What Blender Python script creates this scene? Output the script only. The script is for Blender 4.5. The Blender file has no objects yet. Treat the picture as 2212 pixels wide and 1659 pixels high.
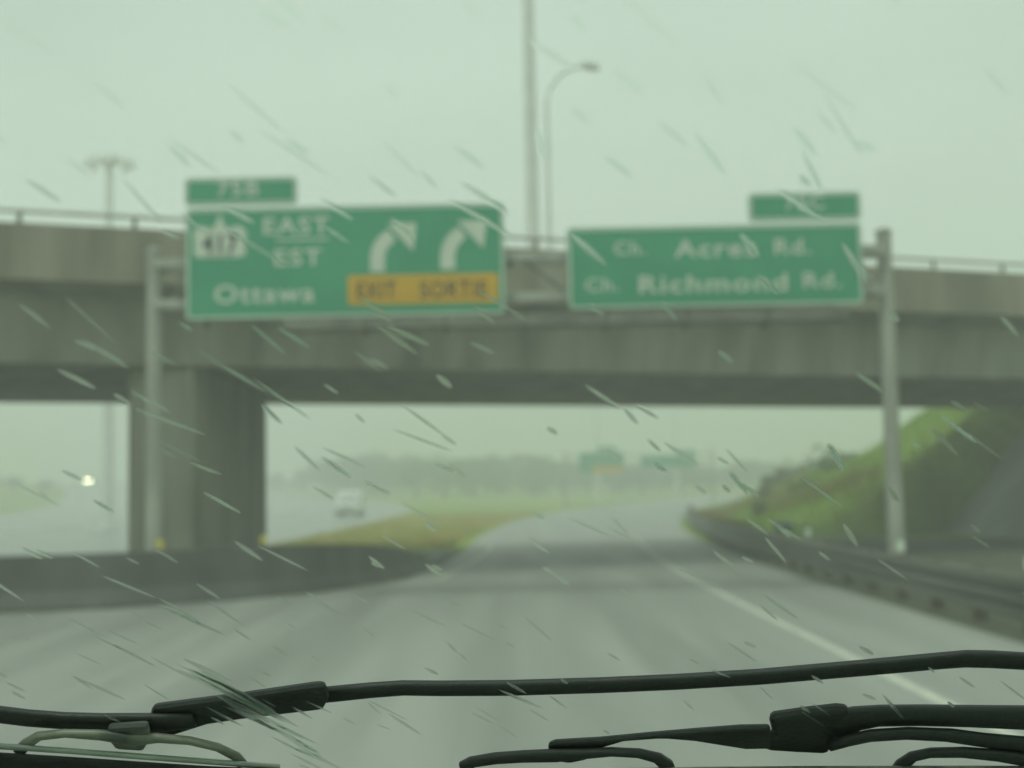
import bpy, bmesh, math, random
import numpy as np
from mathutils import Vector, Matrix

R = math.radians
random.seed(7)
rng = np.random.default_rng(11)
scene = bpy.context.scene
col = scene.collection

# ------------------------------------------------------------------ camera
EYE = Vector((0.0, 0.0, 2.0))
W0, H0, F0 = 2212.0, 1659.0, 2900.0          # working picture size and focal length in its pixels
PITCH, ROLL = R(4.64), R(-1.1)
cam_d = bpy.data.cameras.new('camera')
cam = bpy.data.objects.new('camera', cam_d)
col.objects.link(cam)
fwd = Vector((0, math.cos(PITCH), math.sin(PITCH)))
right0 = Vector((1, 0, 0))
up0 = right0.cross(fwd)
right = (right0 * math.cos(ROLL) + up0 * math.sin(ROLL)).normalized()
up = right.cross(fwd).normalized()
m = Matrix((right, up, -fwd)).transposed().to_4x4()
m.translation = EYE
cam.matrix_world = m
cam_d.sensor_width = 36.0
cam_d.lens = 36.0 * F0 / W0
cam_d.clip_start = 0.02
cam_d.clip_end = 6000.0
cam_d.dof.use_dof = True
cam_d.dof.focus_distance = 0.76
cam_d.dof.aperture_fstop = 8.2
scene.camera = cam

# ------------------------------------------------------------------ world, sun, exposure
SUN_EL = 64.0
world = bpy.data.worlds.new('World')
scene.world = world
world.use_nodes = True
nt = world.node_tree
nt.nodes.clear()
n_out = nt.nodes.new('ShaderNodeOutputWorld')
n_bg = nt.nodes.new('ShaderNodeBackground')
n_sky = nt.nodes.new('ShaderNodeTexSky')
n_sky.sky_type = 'NISHITA'
n_sky.sun_disc = False
n_sky.sun_elevation = R(SUN_EL)
n_sky.sun_rotation = R(212)
n_sky.air_density = 1.5
n_sky.dust_density = 4.0
n_hsv = nt.nodes.new('ShaderNodeHueSaturation')
n_hsv.inputs['Saturation'].default_value = 0.25
n_tc = nt.nodes.new('ShaderNodeTexCoord')
n_map = nt.nodes.new('ShaderNodeMapping')
n_map.inputs['Scale'].default_value = (1.0, 1.0, 2.2)
n_noise = nt.nodes.new('ShaderNodeTexNoise')
n_noise.inputs['Scale'].default_value = 2.2
n_noise.inputs['Detail'].default_value = 5.0
n_ramp = nt.nodes.new('ShaderNodeValToRGB')       # the cloud deck: soft pale greys
n_ramp.color_ramp.elements[0].position = 0.25
n_ramp.color_ramp.elements[0].color = (6.75, 7.0, 6.9, 1)
n_ramp.color_ramp.elements[1].position = 0.75
n_ramp.color_ramp.elements[1].color = (8.7, 8.9, 8.8, 1)
n_mix = nt.nodes.new('ShaderNodeMixRGB')
n_mix.inputs['Fac'].default_value = 0.88
L = nt.links.new
L(n_tc.outputs['Generated'], n_map.inputs['Vector'])
L(n_map.outputs['Vector'], n_noise.inputs['Vector'])
L(n_noise.outputs['Fac'], n_ramp.inputs['Fac'])
L(n_sky.outputs['Color'], n_hsv.inputs['Color'])
L(n_hsv.outputs['Color'], n_mix.inputs['Color1'])
L(n_ramp.outputs['Color'], n_mix.inputs['Color2'])
L(n_mix.outputs['Color'], n_bg.inputs['Color'])
n_bg.inputs['Strength'].default_value = 0.1
L(n_bg.outputs['Background'], n_out.inputs['Surface'])

sun_d = bpy.data.lights.new('sun', 'SUN')
sun_d.energy = 1.2
sun_d.angle = R(20)
sun_d.color = (1.0, 0.97, 0.92)
sun = bpy.data.objects.new('sun', sun_d)
sun.rotation_euler = (R(90 - SUN_EL), 0, R(-32))
sun.location = (0, -20, 40)
col.objects.link(sun)

scene.view_settings.view_transform = 'Standard'
scene.view_settings.look = 'None'
scene.view_settings.exposure = 0.0
scene.view_settings.gamma = 1.0
scene.render.engine = 'CYCLES'
scene.cycles.use_denoising = True
scene.cycles.volume_bounces = 2
scene.cycles.max_bounces = 10
scene.cycles.transparent_max_bounces = 12
scene.cycles.caustics_reflective = False

# ------------------------------------------------------------------ picture -> place helpers
def ray(px, py):
    return (fwd * F0 + right * (px - W0 / 2) - up * (py - H0 / 2)).normalized()

def at(px, py, Y):
    d = ray(px, py)
    return EYE + d * ((Y - EYE.y) / d.y)

# ------------------------------------------------------------------ mesh builder
class MB:
    def __init__(self):
        self.v, self.f = [], []

    def add(self, vs, fs):
        b = len(self.v)
        self.v += [tuple(p) for p in vs]
        self.f += [tuple(i + b for i in f) for f in fs]
        return self

    def box(self, a, b):
        (x0, y0, z0), (x1, y1, z1) = a, b
        vs = [(x0, y0, z0), (x1, y0, z0), (x1, y1, z0), (x0, y1, z0), (x0, y0, z1), (x1, y0, z1), (x1, y1, z1), (x0, y1, z1)]
        return self.add(vs, [(3, 2, 1, 0), (4, 5, 6, 7), (0, 1, 5, 4), (1, 2, 6, 5), (2, 3, 7, 6), (3, 0, 4, 7)])

    def prism(self, poly, off):
        """polygon (3-D points, planar) thickened by the vector off"""
        n = len(poly)
        off = Vector(off)
        vs = [Vector(p) for p in poly] + [Vector(p) + off for p in poly]
        fs = [tuple(range(n))[::-1], tuple(range(n, 2 * n))]
        fs += [(i, (i + 1) % n, n + (i + 1) % n, n + i) for i in range(n)]
        return self.add(vs, fs)

    def tube(self, pts, radii, sides=10, cap=True):
        pts = [Vector(p) for p in pts]
        if not hasattr(radii, '__len__'):
            radii = [radii] * len(pts)
        vs, fs = [], []
        for i, p in enumerate(pts):
            t = (pts[min(i + 1, len(pts) - 1)] - pts[max(i - 1, 0)]).normalized()
            a = Vector((0, 0, 1)) if abs(t.z) < 0.9 else Vector((1, 0, 0))
            u = t.cross(a).normalized()
            w = u.cross(t).normalized()
            for k in range(sides):
                q = 2 * math.pi * k / sides
                vs.append(p + (u * math.cos(q) + w * math.sin(q)) * radii[i])
        for i in range(len(pts) - 1):
            for k in range(sides):
                k2 = (k + 1) % sides
                fs.append((i * sides + k, i * sides + k2, (i + 1) * sides + k2, (i + 1) * sides + k))
        if cap:
            fs.append(tuple(range(sides))[::-1])
            e = (len(pts) - 1) * sides
            fs.append(tuple(range(e, e + sides)))
        return self.add(vs, fs)

    def sweep(self, path, prof, closed=True):
        """profile of (sideways, up) points swept along a path of ground points"""
        path = [Vector(p) for p in path]
        n = len(prof)
        vs, fs = [], []
        for i, p in enumerate(path):
            t = path[min(i + 1, len(path) - 1)] - path[max(i - 1, 0)]
            t.z = 0
            t.normalize()
            s = Vector((t.y, -t.x, 0))
            for (a, b) in prof:
                vs.append(p + s * a + Vector((0, 0, b)))
        m_ = n if closed else n - 1
        for i in range(len(path) - 1):
            for k in range(m_):
                k2 = (k + 1) % n
                fs.append((i * n + k, (i + 1) * n + k, (i + 1) * n + k2, i * n + k2))
        if closed:
            fs.append(tuple(range(n)))
            e = (len(path) - 1) * n
            fs.append(tuple(range(e, e + n))[::-1])
        return self.add(vs, fs)

    def build(self, name, mat, parent=None, smooth=False, bevel=0.0):
        me = bpy.data.meshes.new(name)
        me.from_pydata(self.v, [], self.f)
        bm = bmesh.new()
        bm.from_mesh(me)
        bmesh.ops.recalc_face_normals(bm, faces=bm.faces)
        bm.to_mesh(me)
        bm.free()
        if smooth:
            me.polygons.foreach_set('use_smooth', [True] * len(me.polygons))
        me.materials.append(mat)
        o = bpy.data.objects.new(name, me)
        col.objects.link(o)
        if parent:
            o.parent = parent
            if parent.type == 'EMPTY' or parent.location.length > 0:
                o.matrix_parent_inverse = Matrix.Translation(-world_loc(parent))
        if bevel:
            b = o.modifiers.new('bevel', 'BEVEL')
            b.width = bevel
            b.segments = 2
            b.limit_method = 'ANGLE'
        return o

def world_loc(o):
    return Vector(o.get('base', (0, 0, 0)))

def thing(name, label, cat, loc=(0, 0, 0), group=None):
    o = bpy.data.objects.new(name, None)
    o.empty_display_size = 0.3
    col.objects.link(o)
    o.location = loc
    o['base'] = tuple(loc)
    tag(o, label, cat, group)
    return o

def tag(o, label=None, cat=None, group=None, kind=None):
    if label: o['label'] = label
    if cat: o['category'] = cat
    if group: o['group'] = group
    if kind: o['kind'] = kind
    return o

# ------------------------------------------------------------------ materials
def mat(name, c1, c2=None, scale=3.0, rough=0.6, r2=None, metal=0.0, bump=0.0, bump_scale=None, spec=0.5, stretch=(1, 1, 1), detail=6.0, lo=0.35, hi=0.65, coat=0.0):
    mt = bpy.data.materials.new(name)
    mt.use_nodes = True
    t = mt.node_tree
    p = t.nodes['Principled BSDF']
    p.inputs['Metallic'].default_value = metal
    p.inputs['Roughness'].default_value = rough
    p.inputs['Specular IOR Level'].default_value = spec
    p.inputs['Coat Weight'].default_value = coat
    p.inputs['Coat Roughness'].default_value = 0.12
    c2 = c2 or tuple(x * 0.8 for x in c1)
    tc = t.nodes.new('ShaderNodeTexCoord')
    mp = t.nodes.new('ShaderNodeMapping')
    mp.inputs['Scale'].default_value = stretch
    nz = t.nodes.new('ShaderNodeTexNoise')
    nz.inputs['Scale'].default_value = scale
    nz.inputs['Detail'].default_value = detail
    rp = t.nodes.new('ShaderNodeValToRGB')
    rp.color_ramp.elements[0].position = lo
    rp.color_ramp.elements[0].color = (*c1, 1)
    rp.color_ramp.elements[1].position = hi
    rp.color_ramp.elements[1].color = (*c2, 1)
    t.links.new(tc.outputs['Object'], mp.inputs['Vector'])
    t.links.new(mp.outputs['Vector'], nz.inputs['Vector'])
    t.links.new(nz.outputs['Fac'], rp.inputs['Fac'])
    t.links.new(rp.outputs['Color'], p.inputs['Base Color'])
    if r2 is not None:
        mr = t.nodes.new('ShaderNodeMapRange')
        mr.inputs['From Min'].default_value = 0.3
        mr.inputs['From Max'].default_value = 0.7
        mr.inputs['To Min'].default_value = rough
        mr.inputs['To Max'].default_value = r2
        t.links.new(nz.outputs['Fac'], mr.inputs['Value'])
        t.links.new(mr.outputs['Result'], p.inputs['Roughness'])
    if bump:
        n2 = t.nodes.new('ShaderNodeTexNoise')
        n2.inputs['Scale'].default_value = bump_scale or scale * 6
        n2.inputs['Detail'].default_value = 4
        t.links.new(tc.outputs['Object'], n2.inputs['Vector'])
        bp = t.nodes.new('ShaderNodeBump')
        bp.inputs['Strength'].default_value = bump
        bp.inputs['Distance'].default_value = 0.02
        t.links.new(n2.outputs['Fac'], bp.inputs['Height'])
        t.links.new(bp.outputs['Normal'], p.inputs['Normal'])
    return mt

M = {}
M['asphalt'] = mat('wet_asphalt', (0.25, 0.252, 0.238), (0.36, 0.362, 0.342), 0.9, rough=0.40, r2=0.62, bump=0.12, bump_scale=60, spec=0.4, stretch=(1, 0.05, 1))
M['asphalt_far'] = mat('far_carriageway', (0.27, 0.27, 0.265), (0.33, 0.33, 0.32), 0.3, rough=0.25, r2=0.4, bump=0.1, bump_scale=50, stretch=(1, 0.15, 1))
M['line_white'] = mat('road_paint_white', (0.74, 0.73, 0.63), (0.54, 0.53, 0.46), 5.0, rough=0.5, bump=0.2, bump_scale=60)
M['line_yellow'] = mat('road_paint_yellow', (0.42, 0.34, 0.10), (0.22, 0.19, 0.10), 2.0, rough=0.5)
M['concrete'] = mat('weathered_concrete', (0.19, 0.185, 0.15), (0.39, 0.385, 0.32), 1.0, rough=0.8, bump=0.2, stretch=(1, 1, 0.18), lo=0.33, hi=0.65)
M['concrete_parapet'] = mat('parapet_concrete', (0.18, 0.16, 0.115), (0.31, 0.285, 0.22), 1.1, rough=0.8, bump=0.2, stretch=(1, 1, 0.15), lo=0.35, hi=0.62)
M['concrete_dark'] = mat('wet_dark_concrete', (0.055, 0.057, 0.05), (0.105, 0.108, 0.094), 1.2, rough=0.6, bump=0.3, stretch=(1, 1, 0.4))
M['paving'] = mat('slope_paving_concrete', (0.20, 0.20, 0.185), (0.31, 0.31, 0.29), 0.5, rough=0.7, bump=0.25)
M['steel'] = mat('galvanised_steel', (0.33, 0.33, 0.29), (0.45, 0.45, 0.40), 2.5, rough=0.55, metal=0.15, stretch=(1, 1, 0.3))
M['steel_dark'] = mat('weathered_steel', (0.13, 0.13, 0.115), (0.22, 0.22, 0.19), 2.0, rough=0.6, metal=0.2, stretch=(1, 0.4, 1))
M['rail_steel'] = mat('guardrail_steel', (0.12, 0.118, 0.10), (0.19, 0.19, 0.165), 0.8, rough=0.55, metal=0.2, stretch=(1, 0.3, 1))
M['rust'] = mat('rusty_post', (0.11, 0.08, 0.05), (0.17, 0.14, 0.10), 4.0, rough=0.8)
M['sign_green'] = mat('sign_sheeting_green', (0.036, 0.295, 0.165), (0.045, 0.325, 0.185), 1.5, rough=0.45)
M['sign_white'] = mat('sign_sheeting_white', (0.62, 0.68, 0.58), (0.56, 0.62, 0.53), 3.0, rough=0.45)
M['sign_yellow'] = mat('sign_sheeting_yellow', (0.68, 0.38, 0.012), (0.60, 0.34, 0.015), 3.0, rough=0.45)
M['black_paint'] = mat('sign_black', (0.03, 0.03, 0.03), (0.05, 0.05, 0.045), 3.0, rough=0.5)
M['reflect_white'] = mat('reflector_white', (0.85, 0.95, 0.85), (0.8, 0.9, 0.8), 3.0, rough=0.3)
M['reflect_yellow'] = mat('reflector_yellow', (0.75, 0.62, 0.04), (0.68, 0.55, 0.04), 3.0, rough=0.3)
M['aluminium'] = mat('lamp_aluminium', (0.68, 0.69, 0.67), (0.76, 0.77, 0.75), 2.0, rough=0.55)
M['bark'] = mat('bark', (0.06, 0.05, 0.04), (0.10, 0.085, 0.065), 6.0, rough=0.9)
M['leaf'] = mat('leaf_green', (0.030, 0.055, 0.018), (0.065, 0.10, 0.03), 0.5, rough=0.7)
M['leaf_light'] = mat('leaf_light_green', (0.05, 0.09, 0.02), (0.10, 0.15, 0.035), 0.6, rough=0.7)
M['grass'] = mat('grass_blades', (0.20, 0.34, 0.022), (0.33, 0.46, 0.045), 0.35, rough=0.8)
M['grass_dry'] = mat('dry_grass_blades', (0.30, 0.20, 0.06), (0.22, 0.20, 0.06), 0.6, rough=0.8)
M['grass_tan'] = mat('tan_grass_blades', (0.56, 0.44, 0.18), (0.48, 0.42, 0.14), 0.3, rough=0.8)
M['black_plastic'] = mat('wiper_black', (0.011, 0.013, 0.012), (0.02, 0.023, 0.021), 30.0, rough=0.42, r2=0.6, bump=0.1, bump_scale=300)
M['rubber'] = mat('wiper_rubber', (0.008, 0.009, 0.009), (0.014, 0.015, 0.014), 40.0, rough=0.6)
M['blade_metal'] = mat('wiper_spline', (0.42, 0.44, 0.41), (0.26, 0.28, 0.26), 25.0, rough=0.35, metal=0.2)
M['wiper_grey'] = mat('wiper_worn_grey', (0.20, 0.20, 0.165), (0.06, 0.065, 0.058), 35.0, rough=0.4, lo=0.4, hi=0.6)
M['van_white'] = mat('van_white_paint', (0.78, 0.80, 0.78), (0.70, 0.72, 0.70), 1.0, rough=0.3, coat=0.5)
M['car_grey'] = mat('car_grey_paint', (0.16, 0.17, 0.18), (0.13, 0.14, 0.15), 1.0, rough=0.3, coat=0.5)
M['car_dark'] = mat('cowl_dark_plastic', (0.012, 0.013, 0.013), (0.02, 0.021, 0.02), 20.0, rough=0.55)
M['window_dark'] = mat('vehicle_window', (0.02, 0.025, 0.025), (0.03, 0.035, 0.035), 2.0, rough=0.1)
M['tyre'] = mat('tyre_rubber', (0.02, 0.02, 0.02), (0.03, 0.03, 0.03), 5.0, rough=0.8)

def emit_mat(name, colr, s):
    mt = bpy.data.materials.new(name)
    mt.use_nodes = True
    p = mt.node_tree.nodes['Principled BSDF']
    p.inputs['Base Color'].default_value = (*colr, 1)
    p.inputs['Emission Color'].default_value = (*colr, 1)
    p.inputs['Emission Strength'].default_value = s
    return mt
M['headlight'] = emit_mat('lit_headlight', (1.0, 0.86, 0.6), 160.0)
M['lens'] = mat('unlit_lens', (0.6, 0.62, 0.6), (0.5, 0.52, 0.5), 8.0, rough=0.2)

glass = bpy.data.materials.new('tinted_windscreen_glass')
glass.use_nodes = True
gt = glass.node_tree
gt.nodes.clear()
go = gt.nodes.new('ShaderNodeOutputMaterial')
gb = gt.nodes.new('ShaderNodeBsdfTransparent')
gb.inputs['Color'].default_value = (0.908, 0.996, 0.925, 1)
gt.links.new(gb.outputs['BSDF'], go.inputs['Surface'])

water = bpy.data.materials.new('rain_water')
water.use_nodes = True
wt = water.node_tree
wt.nodes.clear()
wo = wt.nodes.new('ShaderNodeOutputMaterial')
wb = wt.nodes.new('ShaderNodeBsdfGlass')
wb.inputs['IOR'].default_value = 1.33
wb.inputs['Roughness'].default_value = 0.22
wb.inputs['Color'].default_value = (0.97, 1.0, 0.98, 1)
wt.links.new(wb.outputs['BSDF'], wo.inputs['Surface'])

# ground: rough grass with bare gravel where the 'bare' attribute says so
gm = bpy.data.materials.new('verge_ground')
gm.use_nodes = True
t = gm.node_tree
p = t.nodes['Principled BSDF']
p.inputs['Roughness'].default_value = 0.85
tc = t.nodes.new('ShaderNodeTexCoord')
n1 = t.nodes.new('ShaderNodeTexNoise'); n1.inputs['Scale'].default_value = 0.12; n1.inputs['Detail'].default_value = 8
n2 = t.nodes.new('ShaderNodeTexNoise'); n2.inputs['Scale'].default_value = 3.0; n2.inputs['Detail'].default_value = 6
r1 = t.nodes.new('ShaderNodeValToRGB')
r1.color_ramp.elements[0].position = 0.3; r1.color_ramp.elements[0].color = (0.16, 0.27, 0.025, 1)
r1.color_ramp.elements[1].position = 0.7; r1.color_ramp.elements[1].color = (0.31, 0.37, 0.055, 1)
r2 = t.nodes.new('ShaderNodeValToRGB')
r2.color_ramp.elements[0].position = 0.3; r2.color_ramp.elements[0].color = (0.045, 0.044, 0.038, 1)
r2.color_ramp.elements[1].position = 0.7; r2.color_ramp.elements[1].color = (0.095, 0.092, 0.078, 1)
mul = t.nodes.new('ShaderNodeMixRGB'); mul.blend_type = 'MULTIPLY'; mul.inputs['Fac'].default_value = 0.6
r3 = t.nodes.new('ShaderNodeValToRGB')
r3.color_ramp.elements[0].position = 0.3; r3.color_ramp.elements[0].color = (0.45, 0.45, 0.45, 1)
r3.color_ramp.elements[1].position = 0.7; r3.color_ramp.elements[1].color = (1.15, 1.15, 1.15, 1)
at_ = t.nodes.new('ShaderNodeAttribute'); at_.attribute_name = 'bare'
mixb = t.nodes.new('ShaderNodeMixRGB')
t.links.new(tc.outputs['Object'], n1.inputs['Vector']); t.links.new(tc.outputs['Object'], n2.inputs['Vector'])
t.links.new(n1.outputs['Fac'], r1.inputs['Fac']); t.links.new(n2.outputs['Fac'], r3.inputs['Fac']); t.links.new(n2.outputs['Fac'], r2.inputs['Fac'])
t.links.new(r1.outputs['Color'], mul.inputs['Color1']); t.links.new(r3.outputs['Color'], mul.inputs['Color2'])
t.links.new(mul.outputs['Color'], mixb.inputs['Color1']); t.links.new(r2.outputs['Color'], mixb.inputs['Color2'])
t.links.new(at_.outputs['Fac'], mixb.inputs['Fac'])
t.links.new(mixb.outputs['Color'], p.inputs['Base Color'])
M['ground'] = gm

# ------------------------------------------------------------------ terrain
B0, BK = 32.6, 0.385            # near edge of the overpass: Y = B0 + BK * x
DECK = 17.0                     # its width measured along Y
def near_y(x): return B0 + BK * x
def far_y(x): return B0 + BK * x + DECK
def sstep(a, b, v):
    q = min(1.0, max(0.0, (v - a) / (b - a)))
    return q * q * (3 - 2 * q)

def rise(y):
    if y < 70: return 0.0
    if y < 320: return 0.00005 * (y - 70) ** 2
    return 3.1 + 1.2 * sstep(320, 600, y)

def T(x, y):
    z = rise(y) + 3.2 * sstep(-55, -95, x) * sstep(150, 260, y)
    # embankment that carries the crossing road, to the right of the carriageway
    if x > 10:
        d = y - near_y(x)
        h = min(max(0.0, (x - 12.6) * 0.70), 6.6)
        if 0.0 <= d <= DECK - 0.3:
            z += min(max(0.0, (x - 17.8) * 1.1 - 0.15), 6.6)
        elif d > DECK - 0.3:
            bank = min(max(0.0, (x - 8.8 - 0.00105 * max(0.0, y - 22.0) ** 2) * 0.42), 3.3) * (1 - sstep(125, 165, y)) * (1 - sstep(60, 110, x)) * sstep(DECK, DECK + 4, d)
            z += max(bank, h * (1 - sstep(DECK + 6, DECK + 40, d)))
        else:
            h2 = min(max(0.0, (x - 17.5) * 0.7), 6.6)
            z += h2 * sstep(-16, -1, d)
    elif x < -34:
        d = y - near_y(x)
        h = min(max(0.0, (-x - 34) * 0.8), 6.6)
        z += h * sstep(-18, -2, d) * (1 - sstep(DECK + 2, DECK + 20, d))
    return z

def axis(breaks):
    out = []
    for a, b, s in breaks:
        out += list(np.arange(a, b, s))
    return out + [breaks[-1][1]]
xs = axis([(-1300, -400, 100), (-400, -120, 20), (-120, -40, 5), (-40, 8, 2), (8, 40, 0.7), (40, 120, 5), (120, 400, 20), (400, 1300, 100)])
ys = axis([(-400, -40, 40), (-40, 20, 4), (20, 80, 0.8), (80, 160, 3), (160, 420, 8), (420, 1300, 80)])
gb_ = MB()
nx = len(xs)
bare = []
for y in ys:
    for x in xs:
        gb_.v.append((x, y, T(x, y)))
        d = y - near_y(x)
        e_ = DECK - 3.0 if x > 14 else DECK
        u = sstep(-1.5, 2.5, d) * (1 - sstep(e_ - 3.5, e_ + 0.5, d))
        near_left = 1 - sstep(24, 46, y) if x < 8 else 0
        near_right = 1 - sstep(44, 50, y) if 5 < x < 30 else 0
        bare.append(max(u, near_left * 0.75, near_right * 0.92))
for j in range(len(ys) - 1):
    for i in range(nx - 1):
        a = j * nx + i
        gb_.f.append((a, a + 1, a + nx + 1, a + nx))
ground = gb_.build('ground', M['ground'], smooth=True)
at2 = ground.data.attributes.new('bare', 'FLOAT', 'POINT')
at2.data.foreach_set('value', bare)
tag(ground, 'rough grassy ground with bare gravel beside the ramp', 'ground', kind='structure')

# ------------------------------------------------------------------ roads
def curve_r(y): return 0.00105 * max(0.0, y - 22.0) ** 2
LE = [(-60, -14.0), (0, -14.0), (18, -13.6), (21.5, -12.9), (23.2, -11.4), (24.1, -9.7), (25.2, -6.9), (28.1, -4.1), (32, -2.7), (40, -2.35), (47, -2.4), (89, -4.9), (123, -6.7), (250, -7.2), (340, -7.2)]
def left_edge(y):
    base = np.interp(y, [a for a, b in LE], [b for a, b in LE])
    return float(base) + curve_r(y)
def strip(name, fl, fr, y0, y1, lift, mtl, step=1.0, nx_=1):
    b = MB()
    y = y0
    rows = []
    while y < y1 + 1e-6:
        rows.append(y)
        y += step if y < 80 else step * 3
    for y in rows:
        for k in range(nx_ + 1):
            x = fl(y) + (fr(y) - fl(y)) * k / nx_
            b.v.append((x, y, T(x, y) + lift + (0.05 if y > 80 else 0)))
    n = nx_ + 1
    for j in range(len(rows) - 1):
        for i in range(nx_):
            b.f.append((j * n + i, j * n + i + 1, (j + 1) * n + i + 1, (j + 1) * n + i))
    return b.build(name, mtl)
road = strip('road', left_edge, lambda y: 6.3 + curve_r(y), -58, 330, 0.012, M['asphalt'], 1.0, 6)
tag(road, 'wet grey exit ramp curving right under the overpass', 'road', kind='structure')
wl = strip('edge_line', lambda y: 3.82 + curve_r(y), lambda y: 3.95 + curve_r(y), -20, 54, 0.018, M['line_white'], 0.8)
tag(wl, 'white right edge line painted on the wet ramp', 'road marking', kind='structure')
yl = strip('median_line', lambda y: left_edge(y) + 0.75, lambda y: left_edge(y) + 0.90, 26, 52, 0.018, M['line_white'], 0.8)
tag(yl, 'worn left edge line beside the median barrier', 'road marking', kind='structure')
def c2(y): return -0.00135 * max(0.0, y - 120) ** 2
road2 = strip('carriageway', lambda y: -26.5 - 34 * sstep(58, 105, y) + c2(y), lambda y: -16 + 5.8 * sstep(28, 55, y) + c2(y), -58, 335, 0.012, M['asphalt_far'], 1.5, 5)
tag(road2, 'wet opposite carriageway beyond the bridge pier', 'road', kind='structure')

# ------------------------------------------------------------------ overpass
ov = thing('overpass', 'long weathered concrete overpass crossing above the wet ramp on one wall pier', 'overpass', (0, near_y(0) + DECK / 2, 0))
BX0, BX1 = -50.0, 46.0
def bp(x, d, z): return Vector((x, near_y(x) + d, z))
def bridge_sweep(prof, x0=BX0, x1=BX1):
    n = len(prof)
    b = MB()
    N_ = 24
    for i in range(N_ + 1):
        x = x0 + (x1 - x0) * i / N_
        b.v += [tuple(bp(x, d, z)) for d, z in prof]
    for i in range(N_):
        for k in range(n):
            k2 = (k + 1) % n
            b.f.append((i * n + k, (i + 1) * n + k, (i + 1) * n + k2, i * n + k2))
    b.f.append(tuple(range(n)))
    b.f.append(tuple(range(N_ * n, N_ * n + n)))
    return b
SOF = 5.12
deck = bridge_sweep([(0.06, 6.80), (1.25, 6.55), (1.55, SOF), (DECK - 1.55, SOF), (DECK - 1.25, 6.55), (DECK - 0.06, 6.80), (DECK - 0.06, 7.05), (0.06, 7.05)])
deck.build('deck_girder', M['concrete'], ov)
par = bridge_sweep([(0.0, 6.78), (0.36, 6.78), (0.36, 7.045), (0.30, 8.02), (0.05, 8.02)])
par.build('parapet', M['concrete_parapet'], ov)
par2 = bridge_sweep([(DECK, 6.78), (DECK - 0.36, 6.78), (DECK - 0.36, 7.045), (DECK - 0.30, 8.02), (DECK - 0.05, 8.02)])
par2.build('parapet', M['concrete_parapet'], ov)
rl = MB()
rl.tube([bp(BX0, 0.17, 8.30), bp(BX1, 0.17, 8.30)], 0.045, 8)
rl.build('handrail', M['steel'], ov, smooth=True)
x = -28.6
while x < 34:
    pb = MB()
    q = bp(x, 0.17, 8.02)
    pb.prism([(q.x - 0.05, q.y - 0.07, 8.018), (q.x + 0.05, q.y - 0.07, 8.018), (q.x + 0.03, q.y - 0.04, 8.30), (q.x - 0.03, q.y - 0.04, 8.30)], (0, 0.10, 0))
    pb.build('rail_post', M['steel_dark'], ov)
    x += 2.25
# the wall pier
def pier(cx0, cx1, d0, d1, name='pier'):
    b = MB()
    ya, yb = near_y((cx0 + cx1) / 2) + d0, near_y((cx0 + cx1) / 2) + d1
    r = 0.22
    poly = []
    for (x_, y_, a0) in ((cx1 - r, yb - r, 0), (cx0 + r, yb - r, 90), (cx0 + r, ya + r, 180), (cx1 - r, ya + r, 270)):
        for k in range(4):
            a_ = R(a0 + k * 30)
            poly.append((x_ + r * math.cos(a_), y_ + r * math.sin(a_), -0.3))
    b.prism(poly, (0, 0, SOF + 0.3 - 0.003))
    return b.build(name, M['concrete'], ov)
pier(-9.05, -7.45, 1.95, 11.3)
pier(-32.3, -30.7, 1.95, 11.3)
# concrete slope under the right-hand end
sp = MB()
nn = 8
for i in range(nn + 1):
    for (x_, dz) in ((17.8, 0.0), (22.45, 5.1)):
        dd = 0.6 + (DECK - 1.0) * i / nn
        yy = near_y(x_) + dd
        sp.v.append((x_, yy, dz + 0.03))
for i in range(nn):
    sp.f.append((2 * i, 2 * i + 1, 2 * i + 3, 2 * i + 2))
base_n = len(sp.v)
sp.v += [(x_ + 0.15, y_, z_ - 0.16) for (x_, y_, z_) in sp.v]
for i in range(nn):
    sp.f.append((base_n + 2 * i, base_n + 2 * i + 2, base_n + 2 * i + 3, base_n + 2 * i + 1))
sp.f += [(0, 1, base_n + 1, base_n), (2 * nn, base_n + 2 * nn, base_n + 2 * nn + 1, 2 * nn + 1)]
for i in range(nn):
    sp.f.append((2 * i, base_n + 2 * i, base_n + 2 * i + 2, 2 * i + 2))
    sp.f.append((2 * i + 1, 2 * i + 3, base_n + 2 * i + 3, base_n + 2 * i + 1))
slope = sp.build('slope_paving', M['paving'])
tag(slope, 'grey concrete slope paving under the right end of the overpass', 'slope paving')
ab = MB()
for i, (x_, z_) in enumerate(((20.4, 3.9), (24.0, 3.9))):
    pass
pa, pb_ = 22.2, 24.2
ab.prism([(pa, near_y(pa) + 1.7, 3.2), (pb_, near_y(pb_) + 1.7, 3.2), (pb_, near_y(pb_) + DECK - 1.7, 3.2), (pa, near_y(pa) + DECK - 1.7, 3.2)], (0, 0, SOF - 3.2 - 0.004))
ab.build('abutment', M['concrete'], ov)

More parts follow.
